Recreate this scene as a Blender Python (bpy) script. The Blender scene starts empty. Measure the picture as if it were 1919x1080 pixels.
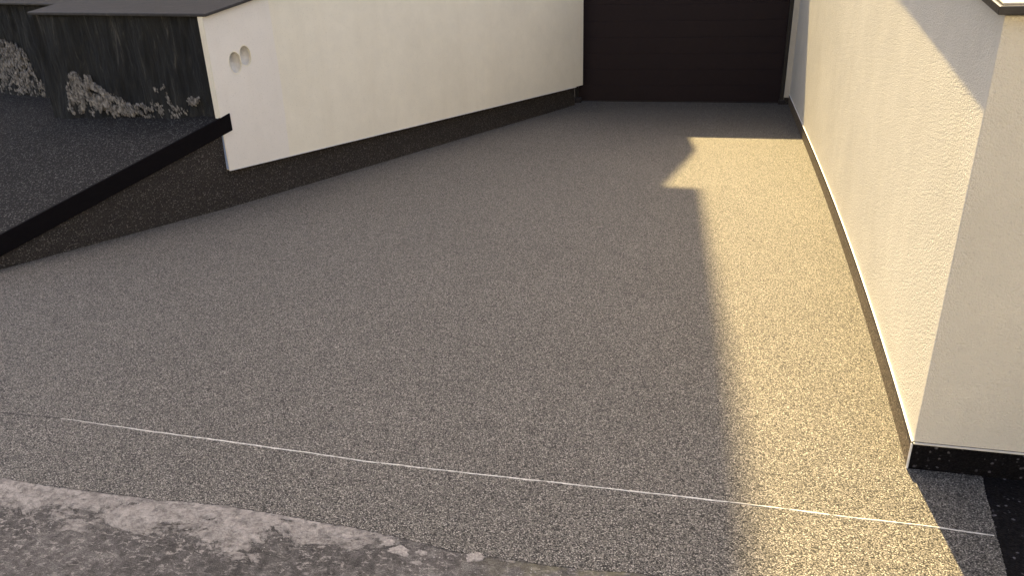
import bpy, bmesh, math, random
from mathutils import Vector, Matrix, noise
random.seed(7)
S = bpy.context.scene
COL = S.collection

# ------------------------------------------------------------------ camera
cam = bpy.data.cameras.new('camera'); cam.sensor_width = 36.0; cam.sensor_fit = 'HORIZONTAL'
cam.lens = 36.0 * 1440.0 / 1919.0; cam.clip_start = 0.05; cam.clip_end = 2000
camo = bpy.data.objects.new('camera', cam); COL.objects.link(camo)
# rows: world x, y, z expressed in camera axes (right, down, forward)
RW = ((0.97392, 0.06338, -0.21782), (0.22499, -0.39461, 0.89087), (-0.02949, -0.91665, -0.39866))
m = Matrix.Identity(4)
for i in range(3):
    m[i][0] = RW[i][0]; m[i][1] = -RW[i][1]; m[i][2] = -RW[i][2]
m.translation = Vector((0, 0, 1.6))
camo.matrix_world = m
S.camera = camo

# ------------------------------------------------------------------ light
SUN_EL = math.radians(54.0)
SUN_X = -0.070                       # the sun stands behind the house, a little left of the drive's axis
sd = Vector((SUN_X, 1.0, 0)).normalized()
SUN_DIR = Vector((sd.x * math.cos(SUN_EL), sd.y * math.cos(SUN_EL), math.sin(SUN_EL)))
w = bpy.data.worlds.new('World'); S.world = w; w.use_nodes = True
nt = w.node_tree; bg = nt.nodes['Background']
sky = nt.nodes.new('ShaderNodeTexSky'); sky.sky_type = 'NISHITA'; sky.sun_disc = False
sky.sun_elevation = SUN_EL; sky.sun_rotation = math.atan2(sd.x, sd.y)
sky.air_density = 0.8; sky.dust_density = 7.0; sky.ozone_density = 0.0
nt.links.new(sky.outputs[0], bg.inputs[0]); bg.inputs[1].default_value = 0.096
sl = bpy.data.lights.new('sun', 'SUN'); sl.energy = 5.0; sl.angle = math.radians(0.53); sl.color = (1.0, 0.765, 0.36)
so = bpy.data.objects.new('sun', sl); COL.objects.link(so)
so.rotation_euler = (-SUN_DIR).to_track_quat('-Z', 'Y').to_euler()
so.location = SUN_DIR * 40
S.view_settings.view_transform = 'Standard'; S.view_settings.look = 'None'
S.view_settings.gamma = 1.0; S.view_settings.exposure = 2.0
S.render.engine = 'CYCLES'

# ------------------------------------------------------------------ material helpers
class NG:
    def __init__(s, name):
        s.m = bpy.data.materials.new(name); s.m.use_nodes = True
        s.t = s.m.node_tree; s.b = s.t.nodes['Principled BSDF']
        s.co = s.t.nodes.new('ShaderNodeTexCoord').outputs['Object']
    def n(s, typ, ins=None, **kw):
        nd = s.t.nodes.new(typ)
        for k, v in kw.items(): setattr(nd, k, v)
        for k, v in (ins or {}).items():
            if isinstance(v, bpy.types.NodeSocket): s.t.links.new(v, nd.inputs[k])
            else: nd.inputs[k].default_value = v
        return nd
    def mapv(s, scale=(1, 1, 1), rot=(0, 0, 0), loc=(0, 0, 0)):
        return s.n('ShaderNodeMapping', {'Vector': s.co, 'Scale': scale, 'Rotation': rot, 'Location': loc}).outputs[0]
    def noise(s, scale, detail=4, rough=.55, vec=None, dist=0):
        return s.n('ShaderNodeTexNoise', {'Vector': vec or s.co, 'Scale': scale, 'Detail': detail, 'Roughness': rough, 'Distortion': dist}).outputs[0]
    def vor(s, scale, feature='F1', vec=None):
        return s.n('ShaderNodeTexVoronoi', {'Vector': vec or s.co, 'Scale': scale}, feature=feature)
    def ramp(s, fac, stops, interp='LINEAR'):
        r = s.n('ShaderNodeValToRGB', {'Fac': fac}); e = r.color_ramp; e.interpolation = interp
        while len(e.elements) < len(stops): e.elements.new(0.5)
        for el, (p, c) in zip(e.elements, stops):
            el.position = p; el.color = (c[0], c[1], c[2], 1) if isinstance(c, (tuple, list)) else (c, c, c, 1)
        return r.outputs[0]
    def math(s, op, a, b=0.0, c=None):
        ins = {0: a, 1: b}
        if c is not None: ins[2] = c
        return s.n('ShaderNodeMath', ins, operation=op).outputs[0]
    def mix(s, fac, a, b, blend='MIX'):
        nd = s.t.nodes.new('ShaderNodeMix'); nd.data_type = 'RGBA'; nd.blend_type = blend
        for i, v in ((0, fac), (6, a), (7, b)):
            if isinstance(v, bpy.types.NodeSocket): s.t.links.new(v, nd.inputs[i])
            elif i: nd.inputs[i].default_value = (v[0], v[1], v[2], 1)
            else: nd.inputs[i].default_value = v
        return nd.outputs[2]
    def bump(s, height, dist=0.001, strength=1.0, normal=None):
        ins = {'Height': height, 'Distance': dist, 'Strength': strength}
        if normal: ins['Normal'] = normal
        return s.n('ShaderNodeBump', ins).outputs[0]
    def out(s, color, rough=.8, normal=None, spec=.3, metal=0.0):
        for k, v in (('Base Color', color), ('Roughness', rough), ('Normal', normal), ('Specular IOR Level', spec), ('Metallic', metal)):
            if v is None: continue
            if isinstance(v, bpy.types.NodeSocket): s.t.links.new(v, s.b.inputs[k])
            else: s.b.inputs[k].default_value = (v[0], v[1], v[2], 1) if isinstance(v, (tuple, list)) else v
        return s.m

def resin_stone(name, dark, mid, pale, grain=230.0, depth=.004, palefrac=.86, blot=.12, rough=.62, spec=.35, gapc=.38):
    """small round stones bound in resin"""
    g = NG(name)
    v = g.vor(grain)
    vd = g.vor(grain * 2.1)
    rnd = g.n('ShaderNodeSeparateColor', {'Color': v.outputs['Color']}).outputs[0]
    col = g.ramp(rnd, [(0, dark), (.30, mid), (max(.5, palefrac - .05), mid), (palefrac, pale), (1, pale)])
    gap = g.ramp(v.outputs['Distance'], [(0, 1.1), (.38, 1.1), (.72, gapc)])
    col = g.mix(1.0, col, gap, 'MULTIPLY')
    big = g.ramp(g.noise(1.1, 6, .6), [(.3, 1 - blot), (.7, 1 + blot)])
    sm = g.ramp(g.noise(14, 4, .6), [(.25, 1 - blot * .8), (.75, 1 + blot * .8)])
    col = g.mix(1.0, col, big, 'MULTIPLY'); col = g.mix(1.0, col, sm, 'MULTIPLY')
    hgt = g.math('SUBTRACT', 1.0, v.outputs['Distance'])
    hgt = g.math('MULTIPLY_ADD', vd.outputs['Distance'], -.25, hgt)
    hgt = g.math('MULTIPLY_ADD', rnd, .5, hgt)
    return g.out(col, rough, g.bump(hgt, depth, .8), spec)

def plaster(name, base, grain=260.0, depth=.0016, mott=.05, tint=(1.0, .97, .92)):
    g = NG(name)
    a = g.ramp(g.noise(1.7, 5, .6), [(.3, 1 - mott), (.7, 1 + mott)])
    b = g.ramp(g.noise(9, 5, .65), [(.3, 1 - mott * .6), (.75, 1 + mott * .6)])
    col = g.mix(1.0, base, a, 'MULTIPLY'); col = g.mix(1.0, col, b, 'MULTIPLY')
    # faint vertical water marks
    st = g.ramp(g.noise(6, 4, .6, g.mapv((1, 1, .12))), [(.52, 0.0), (.75, .22)])
    col = g.mix(st, col, tuple(x * y * .86 for x, y in zip(base, tint)))
    v = g.vor(grain)
    n2 = g.noise(grain * .45, 3, .6)
    spk = g.ramp(g.noise(grain * .5, 2, .5), [(.26, .87), (.40, 1.0)])
    col = g.mix(1.0, col, spk, 'MULTIPLY')
    h = g.math('MULTIPLY_ADD', v.outputs['Distance'], -.6, n2)
    nrm = g.bump(h, depth, .9)
    nrm = g.bump(g.noise(3.5, 3, .5), .01, .25, nrm)
    return g.out(col, .92, nrm, .15)

M = {}
M['drive'] = resin_stone('drive_resin_stone', (.050, .046, .040), (.172, .157, .137), (.36, .332, .292), grain=235, depth=.007, blot=.06, gapc=.14)
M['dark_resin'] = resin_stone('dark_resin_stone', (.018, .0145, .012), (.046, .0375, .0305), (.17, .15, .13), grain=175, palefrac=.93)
M['skirt_resin'] = resin_stone('skirting_resin_stone', (.07, .055, .038), (.20, .155, .105), (.34, .28, .20), grain=150, palefrac=.93)
M['black_stone'] = resin_stone('black_stone_paving', (.004, .0035, .004), (.007, .006, .0065), (.12, .11, .115), grain=130, palefrac=.996, blot=.3, rough=.8, spec=.12)
M['wall_left'] = plaster('cream_render', (.86, .80, .65), depth=.0008, mott=.045)
M['wall_patch'] = plaster('fresh_render_patch', (.845, .79, .695), depth=.0006, mott=.03)
M['wall_right'] = plaster('grainy_white_render', (.745, .70, .60), grain=210, depth=.0040, mott=.05)
M['house'] = plaster('house_render', (.56, .51, .42), depth=.001)

def plain(name, col, rough=.6, metal=0.0, var=.12, sc=20, spec=.4, bd=.0004):
    g = NG(name)
    c = g.mix(1.0, col, g.ramp(g.noise(sc, 5, .6), [(.3, 1 - var), (.7, 1 + var)]), 'MULTIPLY')
    r = g.ramp(g.noise(sc * 3, 4, .6), [(.3, max(0, rough - .08)), (.7, min(1, rough + .08))])
    return g.out(c, r, g.bump(g.noise(sc * 8, 4, .6), bd, .6), spec, metal)
M['trim'] = plain('white_plastic_trim', (.80, .79, .76), .45, sc=40)
M['foam'] = plain('cut_insulation_board', (.34, .43, .66), .8, sc=60, bd=.002)
M['kerb'] = plain('black_kerb_stone', (.0045, .0035, .0042), .8, sc=12, bd=.001, spec=.1)
M['door'] = plain('brown_door_skin', (.0150, .0085, .0105), .6, sc=30, var=.1, spec=.2)
M['door_frame'] = plain('door_guide', (.012, .010, .010), .5)
M['foot'] = plain('rubber_foot', (.02, .016, .016), .7)
M['pipe'] = plain('grey_conduit', (.66, .62, .54), .5, sc=30)
M['edge_metal'] = plain('dark_coping_metal', (.030, .027, .027), .45, sc=30)
M['coping_top'] = plain('pale_coping_stone', (.62, .56, .46), .7, sc=25)
M['mortar'] = plain('pale_crumbled_mortar', (.215, .197, .172), .95, sc=30, var=.85, bd=.003)
M['dab'] = plain('dried_slurry', (.25, .226, .205), .95, sc=120, var=.45, bd=.004)
M['path'] = resin_stone('path_resin_stone', (.008, .007, .007), (.023, .0205, .0185), (.13, .122, .112), grain=140, palefrac=.89, depth=.005, rough=.85, spec=.15)
M['gravel'] = plain('loose_grit', (.33, .31, .28), .9, sc=200, var=.4)
M['joint'] = plain('chalky_joint', (.56, .53, .48), .95, sc=60, var=.35, bd=.002)
M['earth'] = plain('far_ground', (.16, .15, .12), .95, sc=3, var=.3)

def slate():
    g = NG('dark_rock_face')
    stv = g.mapv((5, 5, .9), (0, .12, 0))
    s1 = g.noise(3.4, 10, .74, stv, 1.1)
    s2 = g.noise(1.5, 6, .6)
    col = g.ramp(s1, [(.25, (.006, .0065, .007)), (.50, (.015, .016, .0155)), (.585, (.026, .027, .025)), (.66, (.085, .080, .068)), (1, (.15, .14, .115))])
    col = g.mix(1.0, col, g.ramp(s2, [(.3, (.65, .66, .75)), (.7, (1.3, 1.22, 1.1))]), 'MULTIPLY')
    h = g.math('MULTIPLY_ADD', g.noise(26, 6, .65, g.mapv((1, 1, .3))), .5, s1)
    return g.out(col, .75, g.bump(h, .02, .8), .25)
M['slate'] = slate()

def slab_top():
    g = NG('dark_slate_coping')
    s1 = g.noise(4, 8, .7, g.mapv((1.5, 14, 4), (0, 0, .42)), .3)
    col = g.ramp(s1, [(.3, (.020, .018, .018)), (.6, (.040, .036, .035)), (.72, (.13, .125, .11)), (1, (.20, .19, .17))])
    return g.out(col, .55, g.bump(s1, .004, .6), .35)
M['slab_top'] = slab_top()

def concrete():
    g = NG('stained_concrete')
    sep = g.n('ShaderNodeSeparateXYZ', {'Vector': g.co})
    # cement slurry left along the edge of the resin, mostly on the left half; ragged and broken up
    dy = g.n('ShaderNodeMapRange', {'Value': sep.outputs[1], 'From Min': 1.46, 'From Max': 1.69, 'To Min': -.18, 'To Max': .14}).outputs[0]
    dx = g.n('ShaderNodeMapRange', {'Value': sep.outputs[0], 'From Min': -1.25, 'From Max': -.75, 'To Min': .05, 'To Max': -.16}).outputs[0]
    n1 = g.noise(4.6, 12, .72, g.mapv((.8, 1.5, 1), (0, 0, 0), (.37, .2, 0)), .7)
    f = g.math('ADD', g.math('ADD', n1, dy), dx)
    f = g.math('ADD', f, g.math('MULTIPLY_ADD', g.noise(38, 8, .75, None, .6), .30, -.15))
    slurry = g.ramp(f, [(.50, 0.0), (.525, .75), (.60, 1.0)])
    worn = g.ramp(g.noise(34, 10, .72), [(.36, .35), (.52, 1.0)])
    slurry = g.math('MULTIPLY', slurry, worn)
    flecks = g.ramp(g.noise(58, 10, .75, g.mapv((.7, 1.3, 1)), .6), [(.545, 0.0), (.585, .9)])
    area = g.ramp(g.noise(3.0, 4, .6), [(.40, .35), (.56, 1.0)])
    flecks = g.math('MULTIPLY', flecks, area)
    base = g.ramp(g.noise(24, 12, .80, None, .3), [(.34, (.048, .043, .040)), (.5, (.112, .102, .094)), (.64, (.21, .194, .178))])
    dark = g.ramp(g.noise(2.4, 6, .6), [(.40, .62), (.60, 1.12)])
    base = g.mix(1.0, base, dark, 'MULTIPLY')
    grit = g.ramp(g.vor(330).outputs['Distance'], [(.2, 1.2), (.7, .62)])
    base = g.mix(1.0, base, grit, 'MULTIPLY')
    pale = g.ramp(g.noise(22, 12, .75), [(.32, (.21, .188, .170)), (.52, (.33, .30, .272)), (.7, (.40, .37, .335))])
    col = g.mix(flecks, base, (.33, .30, .272)); col = g.mix(slurry, col, pale)
    # green-brown algae tint towards the right end
    ax = g.n('ShaderNodeMapRange', {'Value': sep.outputs[0], 'From Min': -.6, 'From Max': -.25, 'To Min': 0.0, 'To Max': .55}).outputs[0]
    col = g.mix(g.math('MULTIPLY', ax, g.ramp(g.noise(18, 6, .6), [(.4, 0.0), (.6, 1.0)])), col, (.20, .18, .11))
    h = g.math('MULTIPLY_ADD', g.noise(90, 10, .75), .8, g.math('MULTIPLY', slurry, .5))
    h = g.math('MULTIPLY_ADD', g.noise(20, 8, .7), .8, h)
    return g.out(col, .9, g.bump(h, .012, 1.0), .2)
M['concrete'] = concrete()

# ------------------------------------------------------------------ object helpers
def mesh(name, vs, fs, mat, parent=None, smooth=False):
    me = bpy.data.meshes.new(name)
    off = Vector(parent['_loc']) if parent is not None else Vector((0, 0, 0))
    me.from_pydata([tuple(Vector(v) - off) for v in vs], [], fs); me.update()
    bm = bmesh.new(); bm.from_mesh(me); bmesh.ops.recalc_face_normals(bm, faces=bm.faces); bm.to_mesh(me); bm.free()
    if smooth: me.polygons.foreach_set('use_smooth', [True] * len(me.polygons))
    me.materials.append(M[mat])
    o = bpy.data.objects.new(name, me); COL.objects.link(o)
    if parent is not None:
        o.parent = parent
        o['_loc'] = tuple(off)
    else: o['_loc'] = (0, 0, 0)
    return o
def thing(name, label, cat, loc):
    o = bpy.data.objects.new(name, None); COL.objects.link(o); o.location = loc; o['_loc'] = tuple(loc)
    o.empty_display_size = .1; o['label'] = label; o['category'] = cat
    return o
def prism(poly, z0, z1):
    """vertical prism on a plan polygon; z0/z1 numbers or per-vertex lists"""
    n = len(poly)
    a = z0 if isinstance(z0, (list, tuple)) else [z0] * n
    b = z1 if isinstance(z1, (list, tuple)) else [z1] * n
    vs = [(p[0], p[1], a[i]) for i, p in enumerate(poly)] + [(p[0], p[1], b[i]) for i, p in enumerate(poly)]
    fs = [tuple(range(n))[::-1], tuple(range(n, 2 * n))] + [(i, (i + 1) % n, n + (i + 1) % n, n + i) for i in range(n)]
    return vs, fs
def bevel(o, wd=.004, seg=2):
    b = o.modifiers.new('bevel', 'BEVEL'); b.width = wd; b.segments = seg; b.limit_method = 'ANGLE'; b.angle_limit = math.radians(40)
    return o
def extrude_profile(prof, y0, y1):     # polygon in x,z extruded along y
    n = len(prof)
    vs = [(p[0], y0, p[1]) for p in prof] + [(p[0], y1, p[1]) for p in prof]
    fs = [tuple(range(n)), tuple(range(n, 2 * n))[::-1]] + [(i, (i + 1) % n, n + (i + 1) % n, n + i) for i in range(n)]
    return vs, fs
def jitter_line(pts, step, amp, seed, hf=0.0):
    """resample a plan polyline with small sideways noise"""
    out = []
    for a, b in zip(pts, pts[1:]):
        a = Vector((a[0], a[1], 0)); b = Vector((b[0], b[1], 0)); L = (b - a).length; k = max(1, int(L / step))
        d = (b - a) / L; nn = Vector((-d.y, d.x, 0))
        for i in range(k):
            p = a + (b - a) * i / k
            out.append(p + nn * (noise.noise(p * 9 + Vector((seed, 0, 0))) * amp + noise.noise(p * 40 + Vector((seed, 3, 0))) * amp * .5 + noise.noise(p * 130 + Vector((seed, 8, 0))) * hf))
    out.append(Vector((pts[-1][0], pts[-1][1], 0)))
    return [(p.x, p.y) for p in out]

# ------------------------------------------------------------------ plan geometry (metres, z = 0 on the drive)
A = Vector((-1.355, 8.784, 0)); C = Vector((-3.182, 4.687, 0)); D = Vector((-3.909, 3.381, 0))
E_ = D + (D - C) * 1.2                                    # left plinth runs on out of view
n1 = Vector((.913, -.407, 0)).normalized(); n2 = Vector((.874, -.486, 0)).normalized()
d1 = (C - A).normalized(); d2 = (D - C).normalized()
def WX(t): return .7615 + 0.000547 * t ** 3 + (-0.009045) * t ** 2 + 0.070408 * t   # plan of the right wall's face, t metres beyond its corner
RC = Vector((.7615, 2.328, 0))                            # street corner of the right wall
RG = Vector((WX(6.70), 2.328 + 6.70, 0))                  # where it meets the garage front

# ------------------------------------------------------------------ setting
o = mesh('ground', [(-400, -400, -.06), (400, -400, -.06), (400, 400, -.06), (-400, 400, -.06)], [(0, 1, 2, 3)], 'earth'); o['kind'] = 'structure'
# concrete street slab below the edge of the resin
vs, fs = prism([(-9, -9), (7, -9), (7, 1.9), (-9, 1.9)], -.05, -.0018)
o = mesh('street', vs, fs, 'concrete'); o['kind'] = 'structure'

edge = jitter_line([(-5.6, 1.70), (-2.25, 1.702), (-2.03, 1.695), (-1.62, 1.701), (-1.4, 1.722), (-1.24, 1.711), (-.98, 1.703), (-.80, 1.69), (-.61, 1.663), (-.28, 1.66), (-.1, 1.679), (.2, 1.69), (.86, 1.70)], .004, .004, 1.0, .0035)
right_edge = jitter_line([(.86, 1.70), (.912, 1.865), (.922, 1.95), (.945, 2.09), (.966, 2.22), (.981, 2.312), (.970, 2.345), (.962, 2.37)], .004, .004, 5.0, .003)
drive_poly = edge + right_edge[1:] + [(RC.x + .05, 2.37), (RC.x + .06, RC.y + .06), (RG.x + .05, RG.y), (RG.x + .05, 9.4), (-1.6, 9.4), (A.x - .06, A.y), (C.x - .06, C.y), (D.x - .06, D.y), (E_.x - .06, E_.y)]
vs, fs = prism(drive_poly, -.0095, 0.0)
drive = mesh('driveway', vs, fs, 'drive'); drive['kind'] = 'structure'
# black paving right of the drive, a few mm lower, under the shaded wall
vs, fs = prism([(.80, 1.2), (3.5, 1.2), (3.5, 2.36), (.80, 2.36)], -.030, -.0007)
o = mesh('pavement', vs, fs, 'black_stone'); o['kind'] = 'structure'

# chalky joint across the drive: ragged line with a thin groove at its left end
jp = [(-2.317, 2.058), (-1.868, 2.045), (-1.468, 2.038), (-1.007, 2.022), (-.626, 2.026), (-.267, 2.032), (.235, 2.038), (.546, 2.033), (.783, 2.036), (.928, 2.029)]
vs = []; fs = []
jl = jitter_line(jp, .006, .0022, 9.0); k = 0
for i, p in enumerate(jl):
    t = i / len(jl)
    wd = 1.3 * .0021 + .0014 * noise.noise(Vector((p[0] * 6, 1, 0))) + .0014 * noise.noise(Vector((p[0] * 45, 4, 0)))
    if t < .12: wd *= .45 + .55 * t / .12
    if -.42 < p[0] < -.395 or noise.noise(Vector((p[0] * 30, 9, 0))) > .50: wd *= .25
    wd = max(wd, .0005); h = .0022
    vs += [(p[0], p[1] - wd, .0006), (p[0], p[1] - wd * .5, h), (p[0], p[1] + wd * .5, h), (p[0], p[1] + wd, .0006)]
    if i:
        b = 4 * i; a = b - 4
        fs += [(a, b, b + 1, a + 1), (a + 1, b + 1, b + 2, a + 2), (a + 2, b + 2, b + 3, a + 3)]
mesh('chalky_joint', vs, fs, 'joint', drive)
vs = []; fs = []
for i, p in enumerate(jitter_line([(-2.95, 2.045), (-2.50, 2.054), (-2.318, 2.058)], .01, .003, 2.0)):
    wd = .0016 + .0008 * noise.noise(Vector((p[0] * 30, 0, 2)))
    vs += [(p[0], p[1] - wd, .0012), (p[0], p[1] + wd, .0012)]
    if i: b = 2 * i; fs.append((b - 2, b, b + 1, b - 1))
mesh('joint_groove', vs, fs, 'foot', drive)

# dabs of mortar spilt on the concrete
street = bpy.data.objects['street']
for (mx, my, ra, rb_) in ((-.536, 1.655, .030, .022), (-.765, 1.635, .032, .018), (-.812, 1.662, .020, .012), (-.70, 1.640, .018, .010), (-.95, 1.66, .030, .010)):
    vs = [(mx, my, .0004)]; fs = []; kk = 40
    for rr, zz_ in ((.55, .0003), (.85, -.0004), (1.0, -.0017)):
        for i in range(kk):
            a_ = 2 * math.pi * i / kk; j_ = 1 + .6 * noise.noise(Vector((math.cos(a_) * 1.6 + mx * 9, math.sin(a_) * 1.6, my))) + .35 * noise.noise(Vector((math.cos(a_) * 5, math.sin(a_) * 5, mx * 7)))
            vs.append((mx + ra * rr * j_ * math.cos(a_), my + rb_ * rr * j_ * math.sin(a_), zz_))
    for i in range(kk):
        fs.append((0, 1 + i, 1 + (i + 1) % kk))
        for q_ in (0, 1): fs.append((1 + q_ * kk + i, 1 + (q_ + 1) * kk + i, 1 + (q_ + 1) * kk + (i + 1) % kk, 1 + q_ * kk + (i + 1) % kk))
    mesh('mortar_dab', vs, fs, 'dab', street, True)

# ------------------------------------------------------------------ right wall
rw = thing('boundary_wall', 'grainy off-white rendered wall whose corner meets the black paving', 'wall', RC)
SLOPE = .15; ZT = 1.418                                    # rising top, height at the corner
Lw = 6.70; TH = .34; FL = 3.6; NS = 28
def rp(t, off):                                            # t along the drive, off towards the drive; the wall bows very slightly
    q = Vector((WX(t), RC.y + t, 0)); sl_ = (WX(t + .01) - WX(t - .01)) / .02
    return q + Vector((-1, sl_, 0)).normalized() * off
TS = [Lw * (i / NS) for i in range(NS + 1)]
def run(name, o_in, o_out, z0, z1, mat, t0=0.0, bev=.0015, rise=0.0, start=None, ztop=None):
    """a bar that follows the wall: offsets o_in..o_out, heights z0..z1 (rising if asked)"""
    vs = []; fs = []
    for i, t in enumerate(TS):
        t = max(t, t0)
        A_ = rp(t, o_out); B_ = rp(t, o_in)
        if i == 0 and start: A_, B_ = start
        dz = rise * t
        vs += [(A_.x, A_.y, z0 if ztop else z0 + dz), (A_.x, A_.y, z1 + dz), (B_.x, B_.y, z1 + dz), (B_.x, B_.y, z0 if ztop else z0 + dz)]
        if i:
            c = 4 * i; p = c - 4
            for k in range(4): fs.append((p + k, c + k, c + (k + 1) % 4, p + (k + 1) % 4))
    n_ = len(vs); fs += [(0, 1, 2, 3), (n_ - 4, n_ - 3, n_ - 2, n_ - 1)]
    return bevel(mesh(name, vs, fs, mat, rw), bev, 2)
def strip(name, poly, z0, z1, mat, bev=.0015):
    a, b = prism(poly, z0, z1); return bevel(mesh(name, a, b, mat, rw), bev, 2)
# rendered body: leg along the drive and leg along the street, mitred into one mesh
vs = []; fs = []
for i, t in enumerate(TS):
    A_ = rp(t, 0); B_ = rp(t, -TH) if i else RC + Vector((TH, TH, 0))
    z = ZT + SLOPE * t; zb_ = z if i else ZT
    vs += [(A_.x, A_.y, .101), (A_.x, A_.y, z), (B_.x, B_.y, zb_), (B_.x, B_.y, .101)]
    if i:
        c = 4 * i; p = c - 4
        for k in range(4): fs.append((p + k, c + k, c + (k + 1) % 4, p + (k + 1) % 4))
n_ = len(vs); fs.append((n_ - 4, n_ - 3, n_ - 2, n_ - 1))
vs += [(RC.x + FL, RC.y, .101), (RC.x + FL, RC.y, ZT), (RC.x + FL, RC.y + TH, ZT), (RC.x + FL, RC.y + TH, .101)]
for k in range(4): fs.append((k, n_ + k, n_ + (k + 1) % 4, (k + 1) % 4))
fs.append((n_, n_ + 1, n_ + 2, n_ + 3))
bevel(mesh('render', vs, fs, 'wall_right', rw), .004, 2)
# skirtings stand 12 mm proud, with a pale trim bead on top
SK = .005
cf = rp(0, SK)
run('skirting', -.02, SK, -.02, .1025, 'skirt_resin', start=(Vector((cf.x, RC.y - SK, 0)), RC + Vector((.03, .03, 0))))
strip('skirting', [(cf.x + .003, RC.y - SK), (RC.x + FL, RC.y - SK), (RC.x + FL, RC.y + .02), (RC.x + .05, RC.y + .02)], -.03, .0965, 'black_stone')
run('trim_bead', .0006, SK + .002, .1028, .1065, 'trim', start=(Vector((cf.x - .003, RC.y - SK, 0)), RC + Vector((-.0006, 0, 0))))
strip('trim_bead', [(RC.x - .002, RC.y - SK - .003), (RC.x + FL, RC.y - SK - .003), (RC.x + FL, RC.y - .0006), (RC.x - .002, RC.y - .0006)], .0970, .1022, 'pipe')
strip('corner_bead', [(cf.x - .0030, RC.y - SK - .0015), (cf.x + .0025, RC.y - SK - .0015), (cf.x + .0025, RC.y - SK + .006), (cf.x - .0030, RC.y - SK + .006)], .0, .0968, 'trim', .001)
# coping: dark drip edge under a pale top, rising along the drive and level along the street
OV = .0290
def coping(name, z0, dz, mat, ov):
    vs = []; fs = []
    fy = RC.y - ov - .008
    for i, t in enumerate(TS):
        A_ = rp(t, ov); B_ = rp(t, -TH - .03); h = ZT + SLOPE * t + z0
        if i == 0: A_ = Vector((A_.x, fy, 0)); B_ = RC + Vector((TH + .03, TH + .03, 0))
        vs += [(A_.x, A_.y, h), (A_.x, A_.y, h + dz), (B_.x, B_.y, h + dz), (B_.x, B_.y, h)]
        if i:
            c = 4 * i; p = c - 4
            for k in range(4): fs.append((p + k, c + k, c + (k + 1) % 4, p + (k + 1) % 4))
    n_ = len(vs); fs.append((n_ - 4, n_ - 3, n_ - 2, n_ - 1)); h = ZT + z0
    vs += [(RC.x + FL, fy, h), (RC.x + FL, fy, h + dz), (RC.x + FL, RC.y + TH + .03, h + dz), (RC.x + FL, RC.y + TH + .03, h)]
    for k in range(4): fs.append((k, n_ + k, n_ + (k + 1) % 4, (k + 1) % 4))
    fs.append((n_, n_ + 1, n_ + 2, n_ + 3))
    return bevel(mesh(name, vs, fs, mat, rw), .003, 2)
coping('coping_edge', .004, .022, 'edge_metal', OV)
coping('coping_top', .0262, .008, 'coping_top', OV - .012)

# ------------------------------------------------------------------ left rendered wall
lw = thing('rendered_wall', 'smooth cream rendered wall with two cut pipe holes above dark plinth', 'wall', A)
inc = math.tan(math.radians(12.2))
def lp(s, off, z): v = A + d1 * s + n1 * off; return (v.x, v.y, z)        # s from the garage corner towards the street
LS = (C - A).length
s_end = LS + .005
zb = lambda s: .213 + (.274 - .213) * s / LS
ztop = lambda s: 1.306 + (LS - s) * inc
# plaster body (45 mm proud of the plinth) with real holes
cuts_s = [-.10, s_end]
vs = [lp(-.12, .045, zb(0)), lp(s_end, .045, zb(LS)), lp(s_end, .045, ztop(LS)), lp(-.12, .045, ztop(-.12)),
      lp(-.12, -.012, zb(0)), lp(s_end, -.012, zb(LS)), lp(s_end, -.012, ztop(LS)), lp(-.12, -.012, ztop(-.12))]
fs = [(0, 1, 2, 3), (5, 4, 7, 6), (1, 5, 6, 2), (4, 0, 3, 7), (3, 2, 6, 7), (4, 5, 1, 0)]
wallo = mesh('render', vs, fs, 'wall_left', lw)
def ring_cyl(cs, cz, r, o0, o1, seg=40, squash=1.0):
    vs = [lp(cs + r * squash * math.cos(2 * math.pi * i / seg), o, cz + 1.15 * r * math.sin(2 * math.pi * i / seg)) for o in (o0, o1) for i in range(seg)]
    fs = [tuple(range(seg)), tuple(range(seg, 2 * seg))] + [(i, (i + 1) % seg, seg + (i + 1) % seg, seg + i) for i in range(seg)]
    return vs, fs
def s_of(x, y): return (Vector((x, y, 0)) - A).dot(d1)
holes = [(s_of(-3.068, 4.835), .980, .060), (s_of(-3.034, 4.914), 1.016, .056)]
def drill(target, hs_, hz, hr):
    a, b = ring_cyl(hs_, hz, hr, -.005, .08, squash=.76)
    c = mesh('cutter', a, b, 'pipe', lw)
    md = target.modifiers.new('hole', 'BOOLEAN'); md.operation = 'DIFFERENCE'; md.object = c; md.solver = 'EXACT'
    bpy.context.view_layer.update()
    me = bpy.data.meshes.new_from_object(target.evaluated_get(bpy.context.evaluated_depsgraph_get()))
    target.modifiers.clear(); target.data = me
    bpy.data.objects.remove(c)
for hs_, hz, hr in holes: drill(wallo, hs_, hz, hr)
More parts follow.
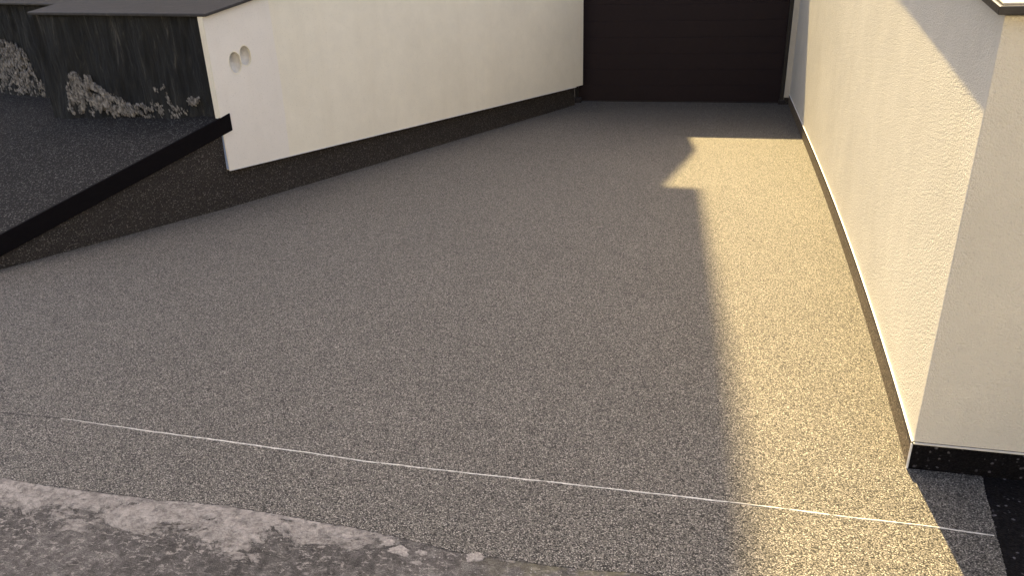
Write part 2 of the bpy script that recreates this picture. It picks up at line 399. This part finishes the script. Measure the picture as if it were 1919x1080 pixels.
for hs, hz, hr in holes:                                  # cut plastic pipe ends with a taped cap a little way in
    seg = 40; vs = []; fs = []
    for (r, of) in ((hr - .0006, -.003), (hr - .0006, .0415 - .006), (hr - .005, .0405 - .006), (hr - .005, .026), (.0001, .022)):
        vs += [lp(hs + .76 * r * math.cos(2 * math.pi * i / seg), of + (.003 * noise.noise(Vector((i * .35, r * 90, hs))) if of > .02 else 0), hz + 1.15 * r * math.sin(2 * math.pi * i / seg)) for i in range(seg)]
    for kx in range(4):
        fs += [(kx * seg + i, kx * seg + (i + 1) % seg, (kx + 1) * seg + (i + 1) % seg, (kx + 1) * seg + i) for i in range(seg)]
    mesh('conduit', vs, fs, 'pipe', lw, True)
    # ragged plaster lip round the hole
    vs = []; fs = []
    for i in range(seg):
        aa = 2 * math.pi * i / seg; jj = .004 * noise.noise(Vector((i * .5, hs * 7, 1)))
        for r, of in ((hr + .0005, .0463), (hr + .002, .0490 + jj * .3), (hr + .008 + jj, .0462)):
            vs.append(lp(hs + .76 * r * math.cos(aa), of, hz + 1.15 * r * math.sin(aa)))
    for i in range(seg):
        for kx in range(2):
            fs.append((3 * i + kx, 3 * ((i + 1) % seg) + kx, 3 * ((i + 1) % seg) + kx + 1, 3 * i + kx + 1))
    mesh('plaster_lip', vs, fs, 'wall_left', lw, True)
# freshly filled area of render at the street end, below the holes
s0 = s_of(-2.931, 5.139)
patch = [(s_end - .004, zb(LS) + .002), (s0 + .004, zb(s0) + .002), (s0 - .012, .75), (s0 - .004, ztop(s0) - .012), (s_end - .004, ztop(LS) - .008)]
pts = []
for i, (a, b) in enumerate(zip(patch, patch[1:] + patch[:1])):
    kk = 14
    for j in range(kk):
        t = j / kk; s_ = a[0] + (b[0] - a[0]) * t; z_ = a[1] + (b[1] - a[1]) * t
        if 1 <= i <= 3 and j: s_ += .004 * noise.noise(Vector((s_ * 11, z_ * 11, 0))); z_ += .012 * noise.noise(Vector((s_ * 9, z_ * 9, 4)))
        pts.append((s_, z_))
n = len(pts)
vs = [lp(s_, .0453, z_) for s_, z_ in pts] + [lp(s_, .0461, z_) for s_, z_ in pts]
fs = [tuple(range(n))[::-1], tuple(range(n, 2 * n))] + [(i, (i + 1) % n, n + (i + 1) % n, n + i) for i in range(n)]
po = mesh('fresh_patch', vs, fs, 'wall_patch', lw)
for hs_, hz, hr in holes: drill(po, hs_, hz, hr)
# drip bead along the lower edge of the render and along the free end
def lbar(name, s0_, s1_, o0, o1, za, zb_, mat):
    vs = [lp(s0_, o0, za(s0_)), lp(s1_, o0, za(s1_)), lp(s1_, o1, za(s1_)), lp(s0_, o1, za(s0_)), lp(s0_, o0, zb_(s0_)), lp(s1_, o0, zb_(s1_)), lp(s1_, o1, zb_(s1_)), lp(s0_, o1, zb_(s0_))]
    fs = [(0, 1, 2, 3), (4, 5, 6, 7), (0, 1, 5, 4), (1, 2, 6, 5), (2, 3, 7, 6), (3, 0, 4, 7)]
    return mesh(name, vs, fs, mat, lw)
lbar('drip_bead', .02, s_end - .002, .036, .048, lambda s: zb(s) - .006, lambda s: zb(s) - .0004, 'trim')
# cut end of the insulation under the kerb slab
vs = [lp(s_end + .0015, .040, zb(LS) + .004), lp(s_end + .0015, -.010, zb(LS) + .004), lp(s_end + .0015, -.010, .60), lp(s_end + .0015, .040, .60)]
vs += [lp(s_end - .004, .040, zb(LS) + .004), lp(s_end - .004, -.010, zb(LS) + .004), lp(s_end - .004, -.010, .60), lp(s_end - .004, .040, .60)]
mesh('insulation_end', vs, [(0, 1, 2, 3), (4, 5, 6, 7), (0, 1, 5, 4), (1, 2, 6, 5), (2, 3, 7, 6), (3, 0, 4, 7)], 'foam', lw)
# plinth of dark resin stone, running on under the kerb of the path
pl = [(A - d1 * .02), C, D, E_]
bk = [(A - d1 * .02 - n1 * .22), C - n1 * .22, D - n2 * .22, E_ - n2 * .22]
poly = [(p.x, p.y) for p in pl] + [(p.x, p.y) for p in bk[::-1]]
ztp = [.20, .262, .262, .262]
SL2 = math.tan(math.radians(16.48))
def zslab(p): return .658 - SL2 * max(-.2, (p - Vector((-3.105, 4.723, 0))).dot(d2))     # top of the kerb along the path
plv = [(A - d1 * .02, zb(0) - .001), (C, zb(LS) - .001)]
vs, fs = prism([(p.x, p.y) for p in (pl[0], pl[1], bk[1], bk[0])], -.03, [zb(0) - .006, zb(LS) - .006, zb(LS) - .006, zb(0) - .006])
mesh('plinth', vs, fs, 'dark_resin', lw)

# ------------------------------------------------------------------ sloping path beside the drive
E0_ = E_; E_ = C + d2 * 2.05
e0 = C - d2 * .02
back = 4.2
vs = []; fs = []
P = [e0, E_]
# the body of the path: wedge with a level cross fall
q = [(e0, zslab(e0) - .004), (E_, zslab(E_) - .004)]
cK = C + n2 * .032; eK = E_ + n2 * .032
vs = [(C.x, C.y, -.03), (E_.x, E_.y, -.03), (E_.x - n2.x * back, E_.y - n2.y * back, -.03), (C.x - n2.x * back, C.y - n2.y * back, -.03),
      (cK.x, cK.y, zslab(C) - .006), (eK.x, eK.y, zslab(E_) - .006), (E_.x - n2.x * back, E_.y - n2.y * back, zslab(E_) - .006), (C.x - n2.x * back, C.y - n2.y * back, zslab(C) - .006)]
fs = [(0, 1, 5, 4), (1, 2, 6, 5), (2, 3, 7, 6), (3, 0, 4, 7), (4, 5, 6, 7), (3, 2, 1, 0)]
path = mesh('path', vs, fs, 'path'); path['kind'] = 'structure'
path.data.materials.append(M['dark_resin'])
for p_ in path.data.polygons:
    if abs(p_.normal.z) < .5: p_.material_index = 1
# continuing uphill behind the rock wall's foot
up = C - d2 * 3.0
vs = [(C.x - n2.x * .25, C.y - n2.y * .25, zslab(C) - .0062), (C.x - n2.x * back, C.y - n2.y * back, zslab(C) - .0062)]
zU = zslab(C) + SL2 * 3.0
vs += [(up.x - n2.x * back, up.y - n2.y * back, zU), (up.x - n2.x * .25, up.y - n2.y * .25, zU)]
mesh('upper_path', vs, [(0, 1, 2, 3)], 'dark_resin', path)
# kerb slabs: dark stone face 0.12 m high, overhanging the plinth
k0 = C + d2 * .0 + n2 * 0
KP = [Vector((-3.103, 4.727, 0)), Vector((-3.103, 4.727, 0)) + d2 * 2.08]
vs = []
for p in KP:
    zt_ = zslab(p)
    for off, dz in ((0, 0), (0, -.118), (-.10, -.118), (-.022, -.0)):
        v = p + n2 * off; vs.append((v.x, v.y, zt_ + dz))
fs = [(0, 1, 2, 3), (4, 5, 6, 7), (0, 1, 5, 4), (1, 2, 6, 5), (2, 3, 7, 6), (3, 0, 4, 7)]
bevel(mesh('kerb', vs, fs, 'kerb', path), .005, 2)

# ------------------------------------------------------------------ dark rock walls behind the path
def rock_face(parent, name, O, d, nn, s0, s1, zf0, zf1, nx, nz, amp, mat, seed, thick=.35, keep=False):
    """uneven rock face standing on the path: grid in (along, up), pushed in and out; closed by a back"""
    vs = []; fs = []
    for i in range(nx + 1):
        for j in range(nz + 1):
            s = s0 + (s1 - s0) * i / nx; v = j / nz
            za = zf0(s); zc = zf1(s); z = za + (zc - za) * v
            q = Vector((s * 2.6, z * .9, seed))
            dsp = amp * (noise.fractal(q * 1.6, 1.0, 2.0, 5) * .8 + .35 * noise.fractal(Vector((s * 13, z * 2.2, seed + 3)), 1.0, 2.0, 4))
            dsp += amp * 1.3 * max(0, 1 - v * 2.6) * (.4 + noise.noise(Vector((s * 5, seed, 2))))
            dsp = min(dsp, .03) * min(1, max(0, (s - s0)) / .10)
            if j == nz: dsp = min(dsp, 0)
            p = O + d * s + nn * dsp
            vs.append((p.x, p.y, z))
    for i in range(nx):
        for j in range(nz):
            a = i * (nz + 1) + j
            fs.append((a, a + nz + 1, a + nz + 2, a + 1))
    nb = len(vs)
    for s in (s0, s1):
        p = (O + d * s - nn * thick) if (s == s1 or not keep) else (O + d * s - d1 * thick - n1 * .004)
        vs += [(p.x, p.y, zf0(s)), (p.x, p.y, zf1(s))]
    L = [j for j in range(nz + 1)]; Rr = [nx * (nz + 1) + j for j in range(nz + 1)]
    T = [i * (nz + 1) + nz for i in range(nx + 1)]
    fs.append(tuple([nb] + L + [nb + 1])); fs.append(tuple([nb + 2] + Rr + [nb + 3])); fs.append((nb, nb + 1, nb + 3, nb + 2))
    fs.append(tuple(T + [nb + 3, nb + 1]))
    return mesh(name, vs, fs, mat, parent, False)
def chips(parent, O, d, nn, poly, count, smin, smax, seed):
    """crumbled pale mortar sticking to the face inside an (along, up) outline"""
    rng = random.Random(seed); vs = []; fs = []
    xs = [p[0] for p in poly]; zs = [p[1] for p in poly]
    def inside(x, z):
        c = False
        for (x0, z0), (x1, z1) in zip(poly, poly[1:] + poly[:1]):
            if (z0 > z) != (z1 > z) and x < (x1 - x0) * (z - z0) / (z1 - z0) + x0: c = not c
        return c
    got = 0
    while got < count:
        x = rng.uniform(min(xs) - .05, max(xs) + .05); z = rng.uniform(min(zs), max(zs) + .05)
        xx = x + .09 * noise.noise(Vector((x * 9, z * 9, seed))); zz = z + .07 * noise.noise(Vector((x * 11, z * 8, seed + 5)))
        if not inside(xx, zz) or noise.noise(Vector((x * 17, z * 17, seed))) < -.18: continue
        got += 1
        r = rng.uniform(smin, smax) * (1 + .6 * rng.random() ** 4)
        c = O + d * x + nn * rng.uniform(-.004, .030) + Vector((0, 0, z))
        base = len(vs)
        ax = Vector((rng.gauss(0, 1), rng.gauss(0, 1), rng.gauss(0, 1))).normalized(); rot = Matrix.Rotation(rng.uniform(0, 6.28), 3, ax)
        for v in ((1, 0, 0), (-1, 0, 0), (0, 1, 0), (0, -1, 0), (0, 0, 1), (0, 0, -1)):
            p = rot @ (Vector(v) * r * rng.uniform(.55, 1.25)); p = p - nn * p.dot(nn) * .55; q_ = (Vector((0, 0, 1)) * .9 + d * .45).normalized(); p = p + q_ * p.dot(q_) * .9; vs.append(tuple(c + p))
        for f in ((0, 2, 4), (2, 1, 4), (1, 3, 4), (3, 0, 4), (2, 0, 5), (1, 2, 5), (3, 1, 5), (0, 3, 5)): fs.append(tuple(base + i for i in f))
    o = mesh('crumbled_mortar', vs, fs, 'mortar', parent); o['kind'] = 'stuff'
    return o
O1 = Vector((-3.186, 4.712, 0)); r1 = Vector((-.963, .268, 0)).normalized(); rn1 = Vector((-.268, -.963, 0)).normalized()
def path_z(p): return zslab(p)
def pz1(s): return zslab(O1 + r1 * s) - .03
sw = thing('rock_wall', 'black streaked rock wall under slate coping with pale crumbling mortar at its foot', 'rock wall', O1)
rock_face(sw, 'rock_face', O1, r1, rn1, .0, 1.88, pz1, lambda s: 1.288, 130, 46, .030, 'slate', 1.3, .9, True)
chips(sw, O1, r1, rn1, [(1.66, .56), (1.60, .78), (1.50, .87), (1.42, .89), (1.24, .80), (1.04, .72), (.90, .66), (.80, .60)], 2300, .003, .013, 2)
chips(sw, O1, r1, rn1, [(1.0, .58), (.95, .67), (.70, .69), (.58, .72), (.50, .66), (.30, .64), (.25, .60)], 520, .003, .010, 3)
chips(sw, O1, r1, rn1, [(.56, .79), (.50, .80), (.40, .70), (.30, .66), (.36, .65), (.46, .70)], 190, .002, .009, 4)
chips(sw, O1, r1, rn1, [(.32, .73), (.22, .75), (.14, .745), (.15, .71), (.28, .70)], 130, .002, .009, 6)
# coping slab of dark slate, rising away from the street
ca = Vector((-3.113, 4.655, 1.308)); cb = Vector((-4.965, 5.168, 1.308))
du = Vector((.40, .90, 0)).normalized()
rise = inc * .97
vs = []
for dz in (-.020, 0):
    for p, t in ((ca, 0), (cb, 0), (cb, 2.4), (ca, 2.4)):
        v = p + du * t + Vector((0, 0, rise * t + dz)); vs.append(tuple(v))
bevel(mesh('coping', vs, [(3, 2, 1, 0), (4, 5, 6, 7), (0, 1, 5, 4), (1, 2, 6, 5), (2, 3, 7, 6), (3, 0, 4, 7)], 'slab_top', sw), .004, 2)
# second, set back wall further left
O2 = Vector((-4.75, 5.43, 0)); r2 = Vector((-.918, .397, 0)).normalized(); rn2 = Vector((-.397, -.918, 0)).normalized()
def pz2(s): return zslab(O2 + r2 * s) - .04
sw2 = thing('rock_wall', 'set back dark rock wall with a tall pale mortar heap, left of the slate coping', 'rock wall', O2)
rock_face(sw2, 'rock_face', O2, r2, rn2, -.05, 4.2, pz2, lambda s: 1.33, 180, 40, .04, 'slate', 8.7, .8)
sO = (Vector((-5.467, 5.738, 0)) - O2).dot(r2)
chips(sw2, O2, r2, rn2, [(sO + 1.3, .53), (sO + 1.2, 1.0), (sO + .78, 1.04), (sO + .52, 1.0), (sO + .33, .95), (sO + .26, .79), (sO + .02, .60), (sO + .0, .55)], 3000, .004, .015, 12)
chips(sw2, O2, r2, rn2, [(sO + .3, .58), (sO - .05, .60), (sO - .45, .58), (sO - .45, .55), (sO + .3, .54)], 250, .003, .009, 14)
ca2 = O2 - r2 * .4 + rn2 * .06; cb2 = O2 + r2 * 4.3 + rn2 * .06
vs = []
for dz in (1.335, 1.352):
    for p in (ca2, cb2, cb2 - rn2 * 1.0, ca2 - rn2 * 1.0): vs.append((p.x, p.y, dz))
bevel(mesh('coping', vs, [(3, 2, 1, 0), (4, 5, 6, 7), (0, 1, 5, 4), (1, 2, 6, 5), (2, 3, 7, 6), (3, 0, 4, 7)], 'slab_top', sw2), .004, 2)

# ------------------------------------------------------------------ house with the garage
hs = thing('house', 'house front with dark brown sectional garage door at the end of the drive', 'house', (-.22, 9.0, 0))
YF = 9.0
def box(name, x0, x1, y0, y1, z0, z1, mat, parent, bev=0):
    vs, fs = prism([(x0, y0), (x1, y0), (x1, y1), (x0, y1)], z0, z1)
    o = mesh(name, vs, fs, mat, parent)
    return bevel(o, bev, 2) if bev else o
DL, DR = -1.382, .936
# garage front: jamb on the right, lintel and flat roof edge (its shadow ends 1.75 m in front of the door)
ROOF = (YF - .04 - 7.245) * math.tan(SUN_EL) * 1.002
box('jamb', DR, RG.x + .3, YF, YF + .4, .072, 2.06, 'house', hs, .003)
box('jamb', -2.2, DL - .012, YF + .0, YF + .4, .0, 2.06, 'house', hs)
box('corner_bead', DL - .012, DL + .002, YF - .035, YF + .02, .048, 2.05, 'trim', hs, .001)
box('lintel', -5.5, RG.x + .6, YF, YF + .4, 2.062, ROOF - .16, 'house', hs)
box('roof_edge', -5.5, RG.x + .7, YF - .04, YF + 1.5, ROOF - .158, ROOF, 'edge_metal', hs)
box('skirting', DR + .002, RG.x + .02, YF - .012, YF + .05, -.01, .07, 'dark_resin', hs, .002)
box('door_foot', DL - .004, DL + .085, YF - .06, YF + .03, .0, .052, 'foot', hs, .006)
box('door_foot', DR - .055, DR + .012, YF - .03, YF + .03, .0, .045, 'foot', hs, .006)
gd = mesh('garage_door', *prism([(DL + .03, YF + .075), (DR - .02, YF + .075), (DR - .02, YF + .10), (DL + .03, YF + .10)], .0, 2.06), 'door_frame', hs)
gd['label'] = 'dark brown sectional garage door with horizontal ribs'
box('guide_rail', DL + .003, DL + .045, YF + .02, YF + .09, .0, 2.06, 'door_frame', gd, .003)
box('guide_rail', DR - .040, DR - .001, YF + .02, YF + .09, .0, 2.06, 'door_frame', gd, .003)
zz = [.013 + .1735 * i for i in range(12)]
pv = None
for i, z in enumerate(zz):
    z1 = min(z + .1735, 2.05)
    y = YF + .055
    # ribbed panel: flat face with rolled edges
    pr = [(y + .0016, z + .0002), (y + .0005, z + .002), (y, z + .012), (y, z1 - .012), (y + .0005, z1 - .002), (y + .0016, z1 - .0002), (y + .019, z1 - .0002), (y + .019, z + .0002)]
    nn_ = len(pr); vs = [(x, p[0], p[1]) for x in (DL + .046, DR - .041) for p in pr]
    fs = [tuple(range(nn_)), tuple(range(nn_, 2 * nn_))] + [(k_, (k_ + 1) % nn_, nn_ + (k_ + 1) % nn_, nn_ + k_) for k_ in range(nn_)]
    mesh('panel', vs, fs, 'door', gd)
box('bottom_seal', DL + .046, DR - .041, YF + .050, YF + .08, .001, .0125, 'foot', gd)
# unseen upper house: thin added sheet, outline cut to cast the drive's notched shadow
T = math.tan(SUN_EL); YH = 13.5
def up(x, y):                                              # where the sun's ray through a ground point meets the facade
    t = YH - y; return (x + SUN_X * t, t * T)
nP = [up(-.03, 7.05), up(.025, 6.67), up(-.205, 5.45), up(.075, 5.42), up(.165, 3.74), up(.20, 3.15), up(.235, 2.4), up(.255, 1.7)]
prof = [(-18, -.05), (nP[0][0], -.05)] + nP + [(nP[-1][0] - .2, 20.0), (-18, 20.0)]
vs, fs = extrude_profile(prof, YH, YH + .12)
mesh('shadow_facade', vs, fs, 'house', hs)
box('side_wall', -5.5, -5.2, YF + .41, YH - .01, -.05, ROOF - .2, 'house', hs)

# unseen block added left of the garage to hold back sky light
box('sky_blocker', -10, -1.45, YF + .02, YH - .02, ROOF + .001, 9.5, 'house', hs)

# ------------------------------------------------------------------ unseen house added behind the viewer to bounce sunlight into the shaded walls
M['bounce_grey'] = plaster('bounce_house_render', (.46, .46, .45))
bounce_house = thing('house', 'unseen grey house added across the street to bounce light', 'house', (0, -12, 0))
box('wall', -11, 10, -18, -12, -.06, 6.2, 'bounce_grey', bounce_house)
for wx in (-8.5, -4.5, -.5, 3.5, 7.5):
    for wz in (.9, 3.8):
        f_ = box('window', wx - .65, wx + .65, -12.0, -11.94, wz, wz + 1.35, 'trim', bounce_house)
        box('pane', wx - .57, wx + .57, -11.938, -11.93, wz + .08, wz + 1.27, 'edge_metal', f_)
vs, fs = prism([(-11.4, -18.4), (10.4, -18.4), (10.4, -11.5), (-11.4, -11.5)], 6.202, 6.4)
mesh('roof', vs, fs, 'edge_metal', bounce_house)

# ------------------------------------------------------------------ loose grit swept against edges
rng = random.Random(3); vs = []; fs = []
def grain(x, y, z, r):
    b = len(vs)
    for v in ((1, 0, 0), (-1, 0, 0), (0, 1, 0), (0, -1, 0), (0, 0, .7), (0, 0, -.5)):
        vs.append((x + v[0] * r * rng.uniform(.6, 1.2), y + v[1] * r * rng.uniform(.6, 1.2), z + r * .3 + v[2] * r * rng.uniform(.6, 1.2)))
    for f in ((0, 2, 4), (2, 1, 4), (1, 3, 4), (3, 0, 4), (2, 0, 5), (1, 2, 5), (3, 1, 5), (0, 3, 5)): fs.append(tuple(b + i for i in f))
for i in range(420):
    x = rng.uniform(-2.6, .3); y = 1.69 - abs(rng.gauss(0, .09)); grain(x, y, -.0018, rng.uniform(.0012, .0036))
for i in range(150):
    grain(rng.uniform(-2.4, .6), rng.uniform(1.75, 5.5), 0, rng.uniform(.0012, .003))
for i in range(60):
    s = rng.uniform(2, 7); p = A + d1 * s + n1 * abs(rng.gauss(.01, .06)); grain(p.x, p.y, 0, rng.uniform(.002, .005))
o = mesh('loose_grit', vs, fs, 'gravel'); o['kind'] = 'stuff'; o['label'] = 'pale loose grit scattered along the concrete edge and drive'; o['category'] = 'grit'

for o in bpy.data.objects:
    if '_loc' in o: del o['_loc']
